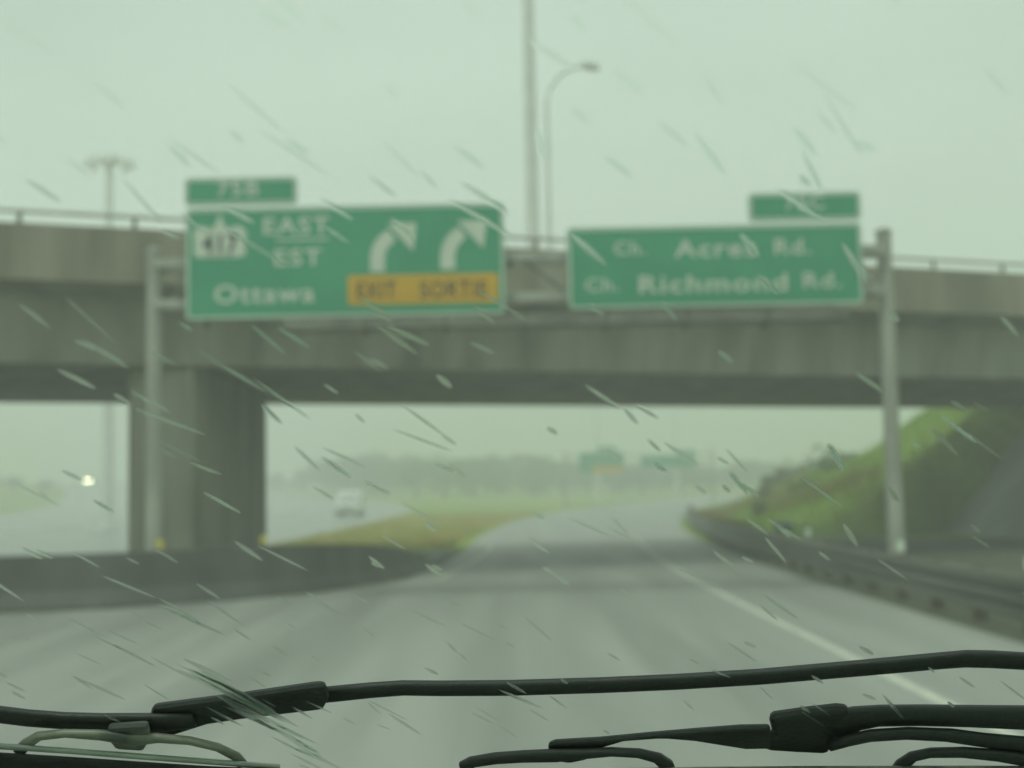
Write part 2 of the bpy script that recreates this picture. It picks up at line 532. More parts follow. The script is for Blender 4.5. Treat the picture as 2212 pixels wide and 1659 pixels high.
# ------------------------------------------------------------------ sign gantry
GY = 26.3
FY = GY - 0.55                 # plane of the sign faces
PXL, PXR = -7.04, 7.42
gan = thing('sign_gantry', 'grey steel sign gantry on two posts spanning the ramp in front of the overpass', 'gantry', (0, GY, 0))
for px_, zt in ((PXL, 6.85), (PXR, 6.95)):
    b = MB()
    b.tube([(px_, GY, -0.2), (px_, GY, zt)], [0.165, 0.145], 18)
    b.tube([(px_, GY, -0.2), (px_, GY, 0.06)], 0.30, 18)
    b.tube([(px_, GY, zt + 0.001), (px_, GY, zt + 0.10), (px_, GY, zt + 0.14)], [0.16, 0.16, 0.08], 18)
    b.build('post', M['steel'], gan, smooth=False)
ZT, ZB = 6.62, 5.82
for yy in (GY - 0.26, GY + 0.26):
    for zz in (ZT, ZB):
        b = MB()
        b.box((PXL + 0.10, yy - 0.075, zz - 0.085), (PXR - 0.10, yy + 0.075, zz + 0.085))
        b.build('chord', M['steel'], gan)
bays = 14
for i in range(bays):
    xa = PXL + 0.3 + (PXR - PXL - 0.6) * i / bays
    xb = PXL + 0.3 + (PXR - PXL - 0.6) * (i + 1) / bays
    b = MB()
    z0_, z1_ = (ZB, ZT) if i % 2 == 0 else (ZT, ZB)
    b.tube([(xa, GY - 0.26, z0_), (xb, GY - 0.26, z1_)], 0.035, 6)
    b.build('brace', M['steel_dark'], gan)
for i in range(7):
    xa = (-5.9, -4.3, -2.4, -0.7, 1.9, 4.1, 6.2)[i]
    b = MB()
    b.box((xa - 0.04, GY - 0.46, 5.3), (xa + 0.04, GY - 0.345, 6.95 if xa > 0 else 7.4))
    b.build('sign_bracket', M['steel_dark'], gan)
# walkway of panels below the signs
wx0, wx1 = (620 - 1106) / F0 * FY, (1829 - 1106) / F0 * FY
nseg = 7
for i in range(nseg):
    a0 = wx0 + (wx1 - wx0) * i / nseg
    a1 = wx0 + (wx1 - wx0) * (i + 1) / nseg
    b = MB()
    b.box((a0 + 0.03, FY - 0.55, 5.16), (a1 - 0.03, FY - 0.49, 5.38))
    b.box((a0 + 0.03, FY - 0.488, 5.17), (a1 - 0.03, FY + 0.10, 5.21))
    b.build('walkway_panel', M['steel_dark'], gan)
    b = MB()
    b.box((a0 - 0.028, FY - 0.53, 5.10), (a0 + 0.028, FY + 0.2, 5.165))
    b.build('walkway_bracket', M['rust'], gan)

# --- signs: panel, border, lettering
def S(px, py): return at(px, py, FY)
def rect_px(x0, z0, x1, z1, y, r=0.10):
    pts = []
    for (cx, cz, a0) in ((x1 - r, z1 - r, 0), (x0 + r, z1 - r, 90), (x0 + r, z0 + r, 180), (x1 - r, z0 + r, 270)):
        for k in range(5):
            a_ = R(a0 + k * 22.5)
            pts.append((cx + r * math.cos(a_), y, cz + r * math.sin(a_)))
    return pts
def border(b, x0, z0, x1, z1, y, w, r=0.10):
    o_ = rect_px(x0, z0, x1, z1, y, r)
    i_ = rect_px(x0 + w, z0 + w, x1 - w, z1 - w, y, max(0.02, r - w))
    n = len(o_)
    b.add(o_ + i_, [(k, (k + 1) % n, n + (k + 1) % n, n + k) for k in range(n)])
def text_mesh(s, x0, x1, z0, z1, y, space=1.12, bold=0.014, ref=None):
    """lettering that fills the given box on a sign face (z0 = baseline, z1 = cap height)"""
    cu = bpy.data.curves.new('txt', 'FONT')
    cu.body = s
    cu.space_character = space
    cu.offset = bold
    cu.extrude = 0.0
    cu.resolution_u = 3
    o = bpy.data.objects.new('txt', cu)
    col.objects.link(o)
    bpy.context.view_layer.update()
    dg = bpy.context.evaluated_depsgraph_get()
    me = bpy.data.meshes.new_from_object(o.evaluated_get(dg))
    vs = np.array([v.co[:] for v in me.vertices])
    fs = [tuple(p_.vertices) for p_ in me.polygons]
    bpy.data.objects.remove(o)
    bpy.data.curves.remove(cu)
    bpy.data.meshes.remove(me)
    a0, a1 = vs[:, 0].min(), vs[:, 0].max()
    cap = 0.73
    out = [(x0 + (v[0] - a0) / (a1 - a0) * (x1 - x0), y, z0 + v[1] / cap * (z1 - z0)) for v in vs]
    return out, fs
def letters(b, s, px0, px1, pyt, pyb, y=None, **k):
    if b is None:
        b = MB()
    y = FY - 0.046 if y is None else y
    A, Bq = S(px0, (pyt + pyb) / 2), S(px1, (pyt + pyb) / 2)
    ht = (pyb - pyt) / F0 * FY
    zc = (A.z + Bq.z) / 2
    vs, fs = text_mesh(s, A.x, Bq.x, zc - ht / 2, zc + ht / 2, y, **k)
    b.add(vs, fs)
    return b

def flat(b, name, mtl, parent):
    o = b.build(name, mtl, parent)
    so = o.modifiers.new('thick', 'SOLIDIFY')
    so.thickness = 0.003
    so.offset = 0
    return o

def panel(x0, z0, x1, z1, parent, name='panel'):
    b = MB()
    b.prism(rect_px(x0, z0, x1, z1, FY - 0.04, 0.10), (0, 0.05, 0))
    o = b.build(name, M['sign_green'], parent)
    bb = MB()
    border(bb, x0 + 0.02, z0 + 0.02, x1 - 0.02, z1 - 0.02, FY - 0.044, 0.045, 0.09)
    flat(bb, name.replace('panel', 'border') if 'panel' in name else 'border', M['sign_white'], o)
    return o

lx0, lx1 = S(402, 600).x, S(1090, 560).x
lz0, lz1 = 5.44, 7.62
sgl = thing('highway_sign', 'large green sign reading 417 East Est Ottawa with two arrows and yellow exit panel', 'highway sign', ((lx0 + lx1) / 2, FY, lz0), 'green signs on the near gantry')
panel(lx0, lz0, lx1, lz1, sgl)
tx0, tx1 = S(400, 405).x, S(642, 405).x
tabz0, tabz1 = 7.68, 8.22
panel(tx0, tabz0, tx1, tabz1, sgl, 'exit_tab_panel')
b = MB()
letters(b, '75B', 470, 560, 391, 424, bold=0.015)
flat(b, 'tab_lettering', M['sign_white'], sgl)
flat(letters(None, 'EAST', 570, 712, 468, 506, bold=0.017), 'lettering', M['sign_white'], sgl)
flat(letters(None, 'EST', 594, 696, 537, 574, bold=0.017), 'lettering', M['sign_white'], sgl)
flat(letters(None, 'Ottawa', 464, 680, 613, 654, bold=0.017), 'lettering', M['sign_white'], sgl)
b = MB()
a_, c_ = S(596, 519), S(712, 517)
b.add([(a_.x, FY - 0.046, a_.z - 0.02), (c_.x, FY - 0.046, a_.z - 0.02), (c_.x, FY - 0.046, a_.z + 0.02), (a_.x, FY - 0.046, a_.z + 0.02)], [(0, 1, 2, 3)])
flat(b, 'divider_bar', M['sign_white'], sgl)
# curved arrows
def arrow(px, py):
    b = MB()
    o_ = S(px, py)                 # bottom middle of the shaft
    k = FY / F0
    def q(dx, dy): return (o_.x + dx * k, FY - 0.046, o_.z + dy * k)
    left_, right_ = [], []
    cx, cy, r0, r1 = 66, 28, 82, 50
    left_.append(q(-16, 0)); right_.append(q(16, 0))
    for i in range(8):
        a2 = R(180 - i * 8.5)
        left_.append(q(cx + r0 * math.cos(a2), cy + r0 * math.sin(a2) * 0.92))
        right_.append(q(cx + r1 * math.cos(a2), cy + r1 * math.sin(a2) * 0.92))
    n = len(left_)
    b.add(left_ + right_, [(i, i + 1, n + i + 1, n + i) for i in range(n - 1)])
    b.add([q(22, 106), q(86, 106), q(78, 44)], [(0, 1, 2)])
    flat(b, 'arrow', M['sign_white'], sgl)
arrow(816, 588)
arrow(968, 582)
# route shield with a crown
k = FY / F0
so_ = S(476, 526)
def sq(dx, dy, y): return (so_.x + dx * k, y, so_.z + dy * k)
b = MB()
half = [(0, -32), (40, -32), (54, -29), (57, -18), (55, 0), (58, 16), (55, 30), (44, 38), (30, 36), (16, 30), (12, 42), (6, 44), (4, 58), (0, 62)]
pts = [sq(x_, y_, FY - 0.046) for x_, y_ in half] + [sq(-x_, y_, FY - 0.046) for x_, y_ in half[::-1] if x_ > 0]
b.add(pts, [tuple(range(len(pts)))])
shield = flat(b, 'route_shield', M['sign_white'], sgl)
b = MB()
letters(b, '417', 438, 516, 506, 545, y=FY - 0.050, bold=0.03)
letters(b, 'ONTARIO', 446, 508, 548, 555, y=FY - 0.050, bold=0.0)
flat(b, 'shield_number', M['black_paint'], sgl)
# yellow exit panel
ya, yc = S(752, 628), S(1076, 624)
b = MB()
b.prism(rect_px(ya.x, ya.z - 0.285, yc.x, ya.z + 0.285, FY - 0.048, 0.05), (0, 0.006, 0))
yp = b.build('exit_panel', M['sign_yellow'], sgl)
flat(letters(None, 'EXIT', 772, 856, 608, 645, y=FY - 0.052, bold=0.015), 'exit_lettering', M['black_paint'], yp)
flat(letters(None, 'SORTIE', 908, 1052, 606, 643, y=FY - 0.052, bold=0.015), 'exit_lettering', M['black_paint'], yp)

rx0, rx1 = S(1226, 580).x, S(1862, 570).x
rz0, rz1 = 5.50, 7.10
sgr = thing('highway_sign', 'long green sign reading Ch. Acres Rd. and Ch. Richmond Rd. near the right post', 'highway sign', ((rx0 + rx1) / 2, FY, rz0), 'green signs on the near gantry')
panel(rx0, rz0, rx1, rz1, sgr)
panel(S(1616, 440).x, 7.16, S(1858, 440).x, 7.71, sgr, 'exit_tab_panel')
b = MB()
letters(b, '75C', 1694, 1780, 421, 453, bold=0.015)
flat(b, 'tab_lettering', M['sign_white'], sgr)
flat(letters(None, 'Ch.', 1326, 1394, 521, 551, bold=0.015), 'lettering', M['sign_white'], sgr)
flat(letters(None, 'Acres', 1456, 1632, 516, 555, bold=0.017), 'lettering', M['sign_white'], sgr)
flat(letters(None, 'Rd.', 1672, 1750, 514, 550, bold=0.015), 'lettering', M['sign_white'], sgr)
flat(letters(None, 'Ch.', 1264, 1336, 600, 630, bold=0.015), 'lettering', M['sign_white'], sgr)
flat(letters(None, 'Richmond', 1380, 1700, 592, 631, bold=0.017), 'lettering', M['sign_white'], sgr)
flat(letters(None, 'Rd.', 1734, 1816, 587, 622, bold=0.015), 'lettering', M['sign_white'], sgr)

# ------------------------------------------------------------------ median barrier with yellow reflectors
bpath = [(-14.45, -30), (-14.4, 0), (-14.0, 18), (-13.3, 21.8), (-11.8, 23.7), (-9.9, 24.65), (-7.2, 25.65), (-5.6, 26.9), (-4.5, 28.5), (-3.5, 30.6), (-3.08, 32.6), (-2.75, 36), (-2.65, 41), (-2.6, 46)]
def dense(path, n=5):
    out = []
    P = [Vector((p_[0], p_[1], 0)) for p_ in path]
    for i in range(len(P) - 1):
        p0, p1, p2, p3 = P[max(i - 1, 0)], P[i], P[i + 1], P[min(i + 2, len(P) - 1)]
        for s_ in range(n):
            t_ = s_ / n
            out.append(0.5 * ((2 * p1) + (p2 - p0) * t_ + (2 * p0 - 5 * p1 + 4 * p2 - p3) * t_ ** 2 + (3 * p1 - p0 - 3 * p2 + p3) * t_ ** 3))
    return out + [P[-1]]
bd = dense(bpath)
bar = thing('median_barrier', 'dark wet concrete median barrier curving past the foot of the pier', 'barrier', (-7.2, 25.65, 0))
b = MB()
jersey = [(0.30, 0.0), (0.30, 0.08), (0.15, 0.36), (0.09, 1.02), (-0.09, 1.02), (-0.15, 0.36), (-0.30, 0.08), (-0.30, 0.0)]
b.sweep(bd, jersey)
nj = len(jersey)
for i_, p_ in enumerate(bd):                    # the far end slopes down into the ground
    k_ = 1 - 0.93 * sstep(27.0, 43, p_.y)
    for j_ in range(nj):
        x_, y_, z_ = b.v[i_ * nj + j_]
        b.v[i_ * nj + j_] = (x_, y_, z_ * k_)
b.build('barrier_wall', M['concrete_dark'], bar)
def reflector(x, y, z, mtl, parent, w=0.10, h=0.17):
    b = MB()
    b.box((x - 0.015, y + 0.012, z), (x + 0.015, y + 0.035, z + 0.09))
    b.prism(rect_px(x - w / 2, z + 0.06, x + w / 2, z + 0.06 + h, y - 0.01, 0.012), (0, 0.02, 0))
    return b.build('reflector', mtl, parent)
for px_ in (-7.0, -5.15):
    j = min(range(len(bd)), key=lambda i: abs(bd[i].x - px_))
    reflector(bd[j].x, bd[j].y, 1.016, M['reflect_yellow'], bar, 0.11, 0.16)

# ------------------------------------------------------------------ guardrail on the right
gr = thing('guardrail', 'weathered steel guardrail with white reflectors along the right shoulder', 'guardrail', (6.7, 20, 0))
def grx(y): return 6.72 + curve_r(y)
gp = [(grx(y), y, T(grx(y), y)) for y in list(np.arange(-6, 60, 2.0)) + list(np.arange(60, 106, 4.0))]
b = MB()
wprof = [(0.0, 0.18), (-0.05, 0.21), (-0.05, 0.29), (0.02, 0.335), (0.02, 0.365), (-0.05, 0.41), (-0.05, 0.50), (0.02, 0.545), (0.02, 0.575), (-0.05, 0.62), (-0.05, 0.74), (0.0, 0.78)]
prof = wprof + [(a + 0.012, z) for a, z in wprof[::-1]]
b.sweep(gp, prof)
b.build('rail_beam', M['rail_steel'], gr)
for i, y in enumerate(np.arange(-4, 100, 2.0)):
    x = grx(y)
    z = T(x, y)
    b = MB()
    b.box((x + 0.035, y - 0.08, z - 0.2), (x + 0.20, y + 0.08, z + 0.80))
    b.build('rail_post', M['rust'], gr)
for (y, w_) in ((17.95, 0.13), (23.95, 0.11), (31.95, 0.10)):
    reflector(grx(y) + 0.11, y, 0.80, M['reflect_white'], gr, w_, 0.16)

# ------------------------------------------------------------------ lighting poles
def mast(x, y, z0, h, r0, r1, label, heads, group, arm=1.3):
    t_ = thing('light_mast', label, 'light mast', (x, y, z0), group)
    b = MB()
    b.tube([(x, y, z0), (x, y, z0 + h)], [r0, r1], 14)
    b.tube([(x, y, z0 - 0.05), (x, y, z0 + 0.25)], r0 * 1.7, 14)
    b.build('pole', M['aluminium'], t_, smooth=False)
    b = MB()
    b.tube([(x, y, z0 + h - 0.25), (x, y, z0 + h + 0.35)], r1 * 2.2, 12)
    ring = [(x + arm * 0.6 * math.cos(2 * math.pi * i / 20), y + arm * 0.6 * math.sin(2 * math.pi * i / 20), z0 + h) for i in range(21)]
    b.tube(ring, 0.06, 6)
    for i in range(heads):
        a_ = 2 * math.pi * i / heads
        b.tube([(x, y, z0 + h), (x + arm * math.cos(a_), y + arm * math.sin(a_), z0 + h + 0.05)], 0.05, 6)
    b.build('head_ring', M['aluminium'], t_)
    for i in range(heads):
        a_ = 2 * math.pi * i / heads + 0.3
        c, s_ = math.cos(a_), math.sin(a_)
        b = MB()
        cx, cy, cz = x + arm * c, y + arm * s_, z0 + h - 0.15
        b.tube([(cx, cy, cz - 0.28), (cx, cy, cz - 0.1), (cx, cy, cz + 0.22), (cx, cy, cz + 0.4)], [0.30, 0.28, 0.18, 0.10], 10)
        b.build('luminaire', M['aluminium'], t_)
    return t_
dz = 7.05
mp_ = at(1150, 470, 40.0)
mast(mp_.x, 40.0, dz, 17.5, 0.21, 0.15, 'thick tall grey lighting mast rising out of the frame between the signs', 6, None)
hp = at(236, 440, 92.0)
htop = at(236, 348, 92.0)
mast(hp.x, 92.0, T(hp.x, 92), htop.z - T(hp.x, 92), 0.42, 0.26, 'distant high mast with a cluster of lamps beyond the left end of overpass', 8, None, arm=1.5)
# street lamp with a curved arm on the bridge deck
lp = at(1186, 470, 43.5)
ltop = at(1282, 142, 43.5)
sl = thing('street_lamp', 'thin pale street lamp with one curved arm beside the tall mast', 'street lamp', (lp.x, 43.5, dz))
hh = ltop.z
b = MB()
b.tube([(lp.x, 43.5, dz - 0.05), (lp.x, 43.5, hh - 1.1)], [0.10, 0.06], 12)
b.tube([(lp.x, 43.5, dz - 0.05), (lp.x, 43.5, dz + 0.2)], 0.2, 12)
b.build('pole', M['aluminium'], sl)
b = MB()
ax = ltop.x - lp.x
apts = [(lp.x, 43.5, hh - 1.12), (lp.x + ax * 0.08, 43.5, hh - 0.75), (lp.x + ax * 0.28, 43.5, hh - 0.32), (lp.x + ax * 0.55, 43.5, hh - 0.08), (lp.x + ax * 0.8, 43.5, hh)]
b.tube(apts, [0.06, 0.055, 0.05, 0.045, 0.045], 8)
b.build('arm', M['aluminium'], sl)
b = MB()
b.tube([(lp.x + ax * 0.72, 43.5, hh), (lp.x + ax * 0.85, 43.5, hh + 0.03), (lp.x + ax * 1.0, 43.5, hh - 0.03), (lp.x + ax * 1.14, 43.5, hh - 0.10)], [0.07, 0.15, 0.16, 0.05], 10)
b.build('lamp_head', M['aluminium'], sl)
# two thin far poles seen under the overpass
for (px_, py_, Yd, lab) in ((1291, 1010, 175, 'faint lamp pole in the haze above the far yellow-bottomed sign'), (1461, 1010, 185, 'faint lamp pole in the haze above the long far sign')):
    q = at(px_, py_, Yd)
    zt_ = T(q.x, Yd)
    fl = thing('lamp_pole', lab, 'lamp pole', (q.x, Yd, zt_))
    b = MB()
    b.tube([(q.x, Yd, zt_ - 0.1), (q.x, Yd, zt_ + 14)], [0.22, 0.14], 8)
    b.build('pole', M['aluminium'], fl)
    b = MB()
    b.tube([(q.x, Yd, zt_ + 13.9), (q.x + 1.0, Yd, zt_ + 14.4), (q.x + 2.2, Yd, zt_ + 14.5)], 0.07, 6)
    b.tube([(q.x + 2.0, Yd, zt_ + 14.5), (q.x + 2.6, Yd, zt_ + 14.48), (q.x + 2.9, Yd, zt_ + 14.45)], [0.1, 0.17, 0.06], 8)
    b.build('lamp_head', M['aluminium'], fl)

# ------------------------------------------------------------------ far gantry
FG = 150.0
def F(px, py): return at(px, py, FG)
fx0, fx1 = F(1240, 990).x - 1.0, F(1520, 990).x + 1.0
fz = T((fx0 + fx1) / 2, FG)
fg = thing('sign_gantry', 'far hazy sign gantry over the ramp beyond the overpass', 'gantry', ((fx0 + fx1) / 2, FG, fz))
for x_ in (fx0, fx1):
    b = MB()
    b.tube([(x_, FG, T(x_, FG) - 0.3), (x_, FG, F(1300, 975).z)], 0.16, 10)
    b.build('post', M['steel'], fg)
zc_ = F(1370, 992).z
for dz_ in (-0.4, 0.4):
    b = MB()
    b.box((fx0, FG - 0.08, zc_ + dz_ - 0.08), (fx1, FG + 0.08, zc_ + dz_ + 0.08))
    b.build('chord', M['steel'], fg)
def far_sign(x0, x1, yt, yb, label, yellow=False, tab=None):
    A, Bq = F(x0, yb), F(x1, yt)
    s_ = thing('highway_sign', label, 'highway sign', ((A.x + Bq.x) / 2, FG - 0.4, A.z), 'green signs on the far gantry')
    b = MB()
    b.box((A.x, FG - 0.45, A.z), (Bq.x, FG - 0.38, Bq.z))
    b.build('panel', M['sign_green'], s_)
    b = MB()
    b.prism([(A.x, FG - 0.456, A.z), (Bq.x, FG - 0.456, A.z), (Bq.x, FG - 0.456, A.z + 0.07), (A.x, FG - 0.456, A.z + 0.07)], (0, 0.004, 0))
    b.prism([(A.x, FG - 0.456, Bq.z - 0.07), (Bq.x, FG - 0.456, Bq.z - 0.07), (Bq.x, FG - 0.456, Bq.z), (A.x, FG - 0.456, Bq.z)], (0, 0.004, 0))
    b.build('border', M['sign_white'], s_)
    if yellow:
        b = MB()
        b.box((A.x + (Bq.x - A.x) * 0.30, FG - 0.47, A.z + 0.1), (Bq.x - 0.1, FG - 0.46, A.z + (Bq.z - A.z) * 0.34))
        b.build('exit_panel', M['sign_yellow'], s_)
    if tab:
        b = MB()
        b.box((F(tab[0], yt).x, FG - 0.44, Bq.z + 0.08), (F(tab[1], yt).x, FG - 0.38, Bq.z + 0.6))
        b.build('exit_tab_panel', M['sign_green'], s_)
    return s_
far_sign(1252, 1346, 976, 1024, 'far green sign with yellow lower panel hazy below the overpass', True, (1290, 1330))
far_sign(1384, 1500, 984, 1013, 'far long green sign without yellow hazy below the overpass', False, (1460, 1500))

# small green marker board behind the guardrail
mq = at(1692, 1138, 50.0)
mk = thing('marker_sign', 'small green and white marker board in the grass behind the guardrail', 'marker sign', (mq.x, 50, T(mq.x, 50)))
b = MB(); b.box((mq.x - 0.04, 50, T(mq.x, 50) - 0.2), (mq.x + 0.04, 50.06, mq.z)); b.build('post', M['steel_dark'], mk)
b = MB(); b.prism(rect_px(mq.x - 0.33, mq.z - 0.22, mq.x + 0.33, mq.z + 0.06, 49.97, 0.04), (0, 0.02, 0)); b.build('panel', M['sign_green'], mk)
b = MB(); b.prism(rect_px(mq.x - 0.33, mq.z + 0.065, mq.x + 0.33, mq.z + 0.22, 49.97, 0.04), (0, 0.02, 0)); b.build('header_panel', M['sign_white'], mk)

# ------------------------------------------------------------------ vehicles
def vehicle(name, x, y, label, cat, paint, prof_side, width, wheel_x, wheel_r, windows, lamp_mat, lampz, front=True):
    """faces -Y (towards the viewer); prof_side = (along, up) outline, front at 0"""
    z = T(x, y) + 0.07
    v = thing(name, label, cat, (x, y, z))
    w = width / 2
    b = MB()
    b.prism([(x - w, y + a, z + h_) for a, h_ in prof_side], (width, 0, 0))
    body = b.build('body', paint, v, bevel=0.08)
    for (a, r_) in [(q_, wheel_r) for q_ in wheel_x]:
        for s_ in (-1, 1):
            b = MB()
            cx = x + s_ * (w - 0.10)
            b.tube([(cx - 0.13, y + a, z + r_), (cx + 0.13, y + a, z + r_)], r_, 18)
            wh = b.build('wheel', M['tyre'], v)
            b = MB()
            b.tube([(cx + s_ * 0.131, y + a, z + r_), (cx + s_ * 0.145, y + a, z + r_)], r_ * 0.6, 14)
            b.build('rim', M['aluminium'], wh)
    for nm, poly, off in windows:
        b = MB()
        b.prism([(x + p_[0] * w, y + p_[1], z + p_[2]) for p_ in poly], off)
        b.build(nm, M['window_dark'], v)
    for s_ in (-1, 1):
        b = MB()
        b.tube([(x + s_ * (w - 0.28), y - 0.03, z + lampz), (x + s_ * (w - 0.28), y + 0.04, z + lampz)], 0.13, 12)
        b.build('headlight', lamp_mat, v)
    b = MB(); b.box((x - w * 0.5, y - 0.02, z + lampz - 0.12), (x + w * 0.5, y + 0.05, z + lampz + 0.1)); b.build('grille', M['tyre'], v)
    b = MB(); b.box((x - w - 0.02, y - 0.10, z + 0.28), (x + w + 0.02, y + 0.1, z + 0.48)); b.build('bumper', M['tyre'], v)
    return v
vq = at(750, 1100, 118.0)
vehicle('van', vq.x, 118.0, 'white van coming along the opposite carriageway right of the pier', 'van', M['van_white'],
        [(0, 0.35), (0, 0.95), (0.15, 1.05), (0.75, 1.2), (1.45, 2.15), (1.8, 2.3), (5.2, 2.3), (5.3, 2.1), (5.3, 0.35)], 2.0, (0.95, 4.3), 0.36,
        [('windscreen', [(-0.85, 0.78, 1.25), (0.85, 0.78, 1.25), (0.8, 1.38, 2.05), (-0.8, 1.38, 2.05)], (0, -0.03, 0.02)),
         ('side_window', [(1.0, 1.5, 1.3), (1.0, 2.3, 1.3), (1.0, 2.3, 1.9), (1.0, 1.75, 1.9)], (0.02, 0, 0))], M['lens'], 0.78)
cq = at(190, 1041, 300.0)
vehicle('car', cq.x, 300.0, 'far oncoming car with both headlights lit at the left edge', 'car', M['car_grey'],
        [(0, 0.3), (0, 0.8), (0.9, 0.95), (1.7, 1.42), (3.2, 1.45), (4.1, 1.0), (4.5, 0.9), (4.5, 0.3)], 1.8, (0.8, 3.6), 0.32,
        [('windscreen', [(-0.85, 0.98, 0.99), (0.85, 0.98, 0.99), (0.75, 1.62, 1.37), (-0.75, 1.62, 1.37)], (0, -0.03, 0.03))], M['headlight'], 0.66)

# ------------------------------------------------------------------ trees
def crown_mesh(name, n, rad, seed, mtl):
    g = np.random.default_rng(seed)
    blobs = []
    for i in range(9):
        a = g.uniform(0, 2 * math.pi)
        rr = g.uniform(0.15, 0.75)
        blobs.append((rr * math.cos(a), rr * math.sin(a), g.uniform(0.3, 1.55), g.uniform(0.28, 0.55)))
    vs, fs = [], []
    for i in range(n):
        bx, by, bz, br = blobs[g.integers(len(blobs))]
        d = g.normal(size=3); d /= np.linalg.norm(d)
        c = np.array((bx, by, bz)) + d * br * g.uniform(0.35, 1.08) * np.array((1, 1, 0.9))
        u = g.normal(size=3); u /= np.linalg.norm(u)
        w = np.cross(u, g.normal(size=3)); w /= np.linalg.norm(w)
        s = g.uniform(0.05, 0.13)
        b0 = len(vs)
        vs += [tuple((c - u * s) * rad), tuple((c + w * s * 0.7) * rad), tuple((c + u * s) * rad), tuple((c - w * s * 0.7) * rad)]
        fs.append((b0, b0 + 1, b0 + 2, b0 + 3))
    me = bpy.data.meshes.new(name)
    me.from_pydata(vs, [], fs)
    me.materials.append(mtl)
    return me
def trunk_mesh(name, h, seed):
    b = MB()
    g = random.Random(seed)
    b.tube([(0, 0, -0.4), (0.03, 0, h * 0.4), (0.0, 0.05, h)], [0.16, 0.12, 0.05], 7)
    for i in range(5):
        a = g.uniform(0, 6.28)
        z = h * g.uniform(0.35, 0.8)
        b.tube([(0, 0, z), (0.5 * math.cos(a), 0.5 * math.sin(a), z + 0.4), (0.9 * math.cos(a), 0.9 * math.sin(a), z + 1.0)], [0.06, 0.045, 0.02], 5)
    me = bpy.data.meshes.new(name)
    me.from_pydata(b.v, [], b.f)
    me.materials.append(M['bark'])
    return me
# unit tree: about 2.9 m high for crown radius 1.35, scaled per tree
crowns = [crown_mesh('crown', 620, 1.35, s, M['leaf'] if s % 2 else M['leaf_light']) for s in range(1, 6)]
trunks = [trunk_mesh('trunk', 1.9, s) for s in range(3)]
def tree(x, y, h, label, group, k, wide=1.0):
    z = T(x, y)
    t_ = thing('tree', label, 'tree', (x, y, z), group)
    s = h / 2.55
    t_.scale = (s * wide, s * wide, s)
    t_.rotation_euler.z = random.uniform(0, 6.28)
    for nm, me, dz_ in (('trunk', trunks[k % 3], 0), ('crown', crowns[k % 5], 0.12)):
        o = bpy.data.objects.new(nm, me)
        col.objects.link(o)
        o.parent = t_
        o.location = (0, 0, dz_)
    return t_
prof_x = [-80, 0, 120, 230, 420, 560, 640, 700, 760, 830, 880, 960, 1040, 1120, 1220, 1330, 1440, 1560, 1660, 1760, 1860, 1960, 2300]
prof_y = [1036, 1036, 1030, 1030, 1020, 1012, 1008, 998, 990, 978, 992, 990, 996, 992, 1000, 1004, 1002, 1004, 1000, 996, 990, 985, 980]
i = 0
px_ = -70.0
while px_ < 2020:
    Yt = random.uniform(235, 340)
    q = at(px_, 1050, Yt)
    top = at(px_, np.interp(px_, prof_x, prof_y) + random.uniform(-13, 12), Yt).z
    h = top - T(q.x, Yt)
    if abs(q.x - (curve_r(Yt))) > 12 or True:
        if h > 1.5 and not (-64 + c2(Yt) < q.x < -6 + c2(Yt)) and not (curve_r(Yt) - 12 < q.x < curve_r(Yt) + 11):
            tree(q.x, Yt, h, 'hazy green tree in the distant treeline beyond the overpass', 'trees in the distant treeline', i, random.uniform(1.0, 1.5))
            i += 1
    px_ += random.uniform(9, 15)
# nearer shrubs at the foot of the embankment on the right
for (px_, Yt, top) in ((1742, 132, 1000), (1790, 120, 992), (1836, 112, 986), (1884, 105, 980), (1712, 150, 1008)):
    q = at(px_, 1050, Yt)
    tz = at(px_, top, Yt).z
    tree(q.x, Yt, max(1.5, tz - T(q.x, Yt)), 'leafy tree at the foot of the grassy embankment right of the far signs', 'trees at the foot of the embankment', i, 1.25)
    i += 1

# ------------------------------------------------------------------ grass on the verges (one mass)
def grass_patch(name, label, mtl, n, xr, yr, hr, keep):
    vs, fs = [], []
    cnt = 0
    while cnt < n:
        x = rng.uniform(*xr); y = rng.uniform(*yr)
        if not keep(x, y): 
            cnt += 0.2
            continue
        z = T(x, y)
        a = rng.uniform(0, 6.28); w = rng.uniform(0.02, 0.05); h = rng.uniform(*hr)
        lx, ly = rng.normal(0, 0.12, 2)
        dx, dy = math.cos(a) * w, math.sin(a) * w
        b0 = len(vs)
        vs += [(x - dx, y - dy, z - 0.02), (x + dx, y + dy, z - 0.02), (x + lx, y + ly, z + h)]
        fs.append((b0, b0 + 1, b0 + 2))
        cnt += 1
    me = bpy.data.meshes.new(name)
    me.from_pydata(vs, [], fs)
    me.materials.append(mtl)
    o = bpy.data.objects.new(name, me)
    col.objects.link(o)
    tag(o, label, 'grass', kind='stuff')
    return o
def right_verge(x, y):
    d = y - near_y(x)
    return x > 7.3 + curve_r(y) and d > DECK + 0.2 and x < 42
grass_patch('grass', 'bright green grass on the embankment and right verge', M['grass'], 38000, (7.5, 42), (46, 140), (0.15, 0.5), right_verge)
grass_patch('dry_grass', 'dry orange grass strip behind the guardrail', M['grass_dry'], 9000, (7.2, 16), (40, 92), (0.35, 0.85),
            lambda x, y: 0.55 < x - (6.72 + curve_r(y)) < 1.7 and not (-0.5 < y - near_y(x) < DECK - 2))
grass_patch('median_grass', 'yellow green grass on the median beyond the pier', M['grass_tan'], 14000, (-10, 12), (46, 120), (0.12, 0.4),
            lambda x, y: x < left_edge(y) - 0.5 and x > -9.6 and y > far_y(x))

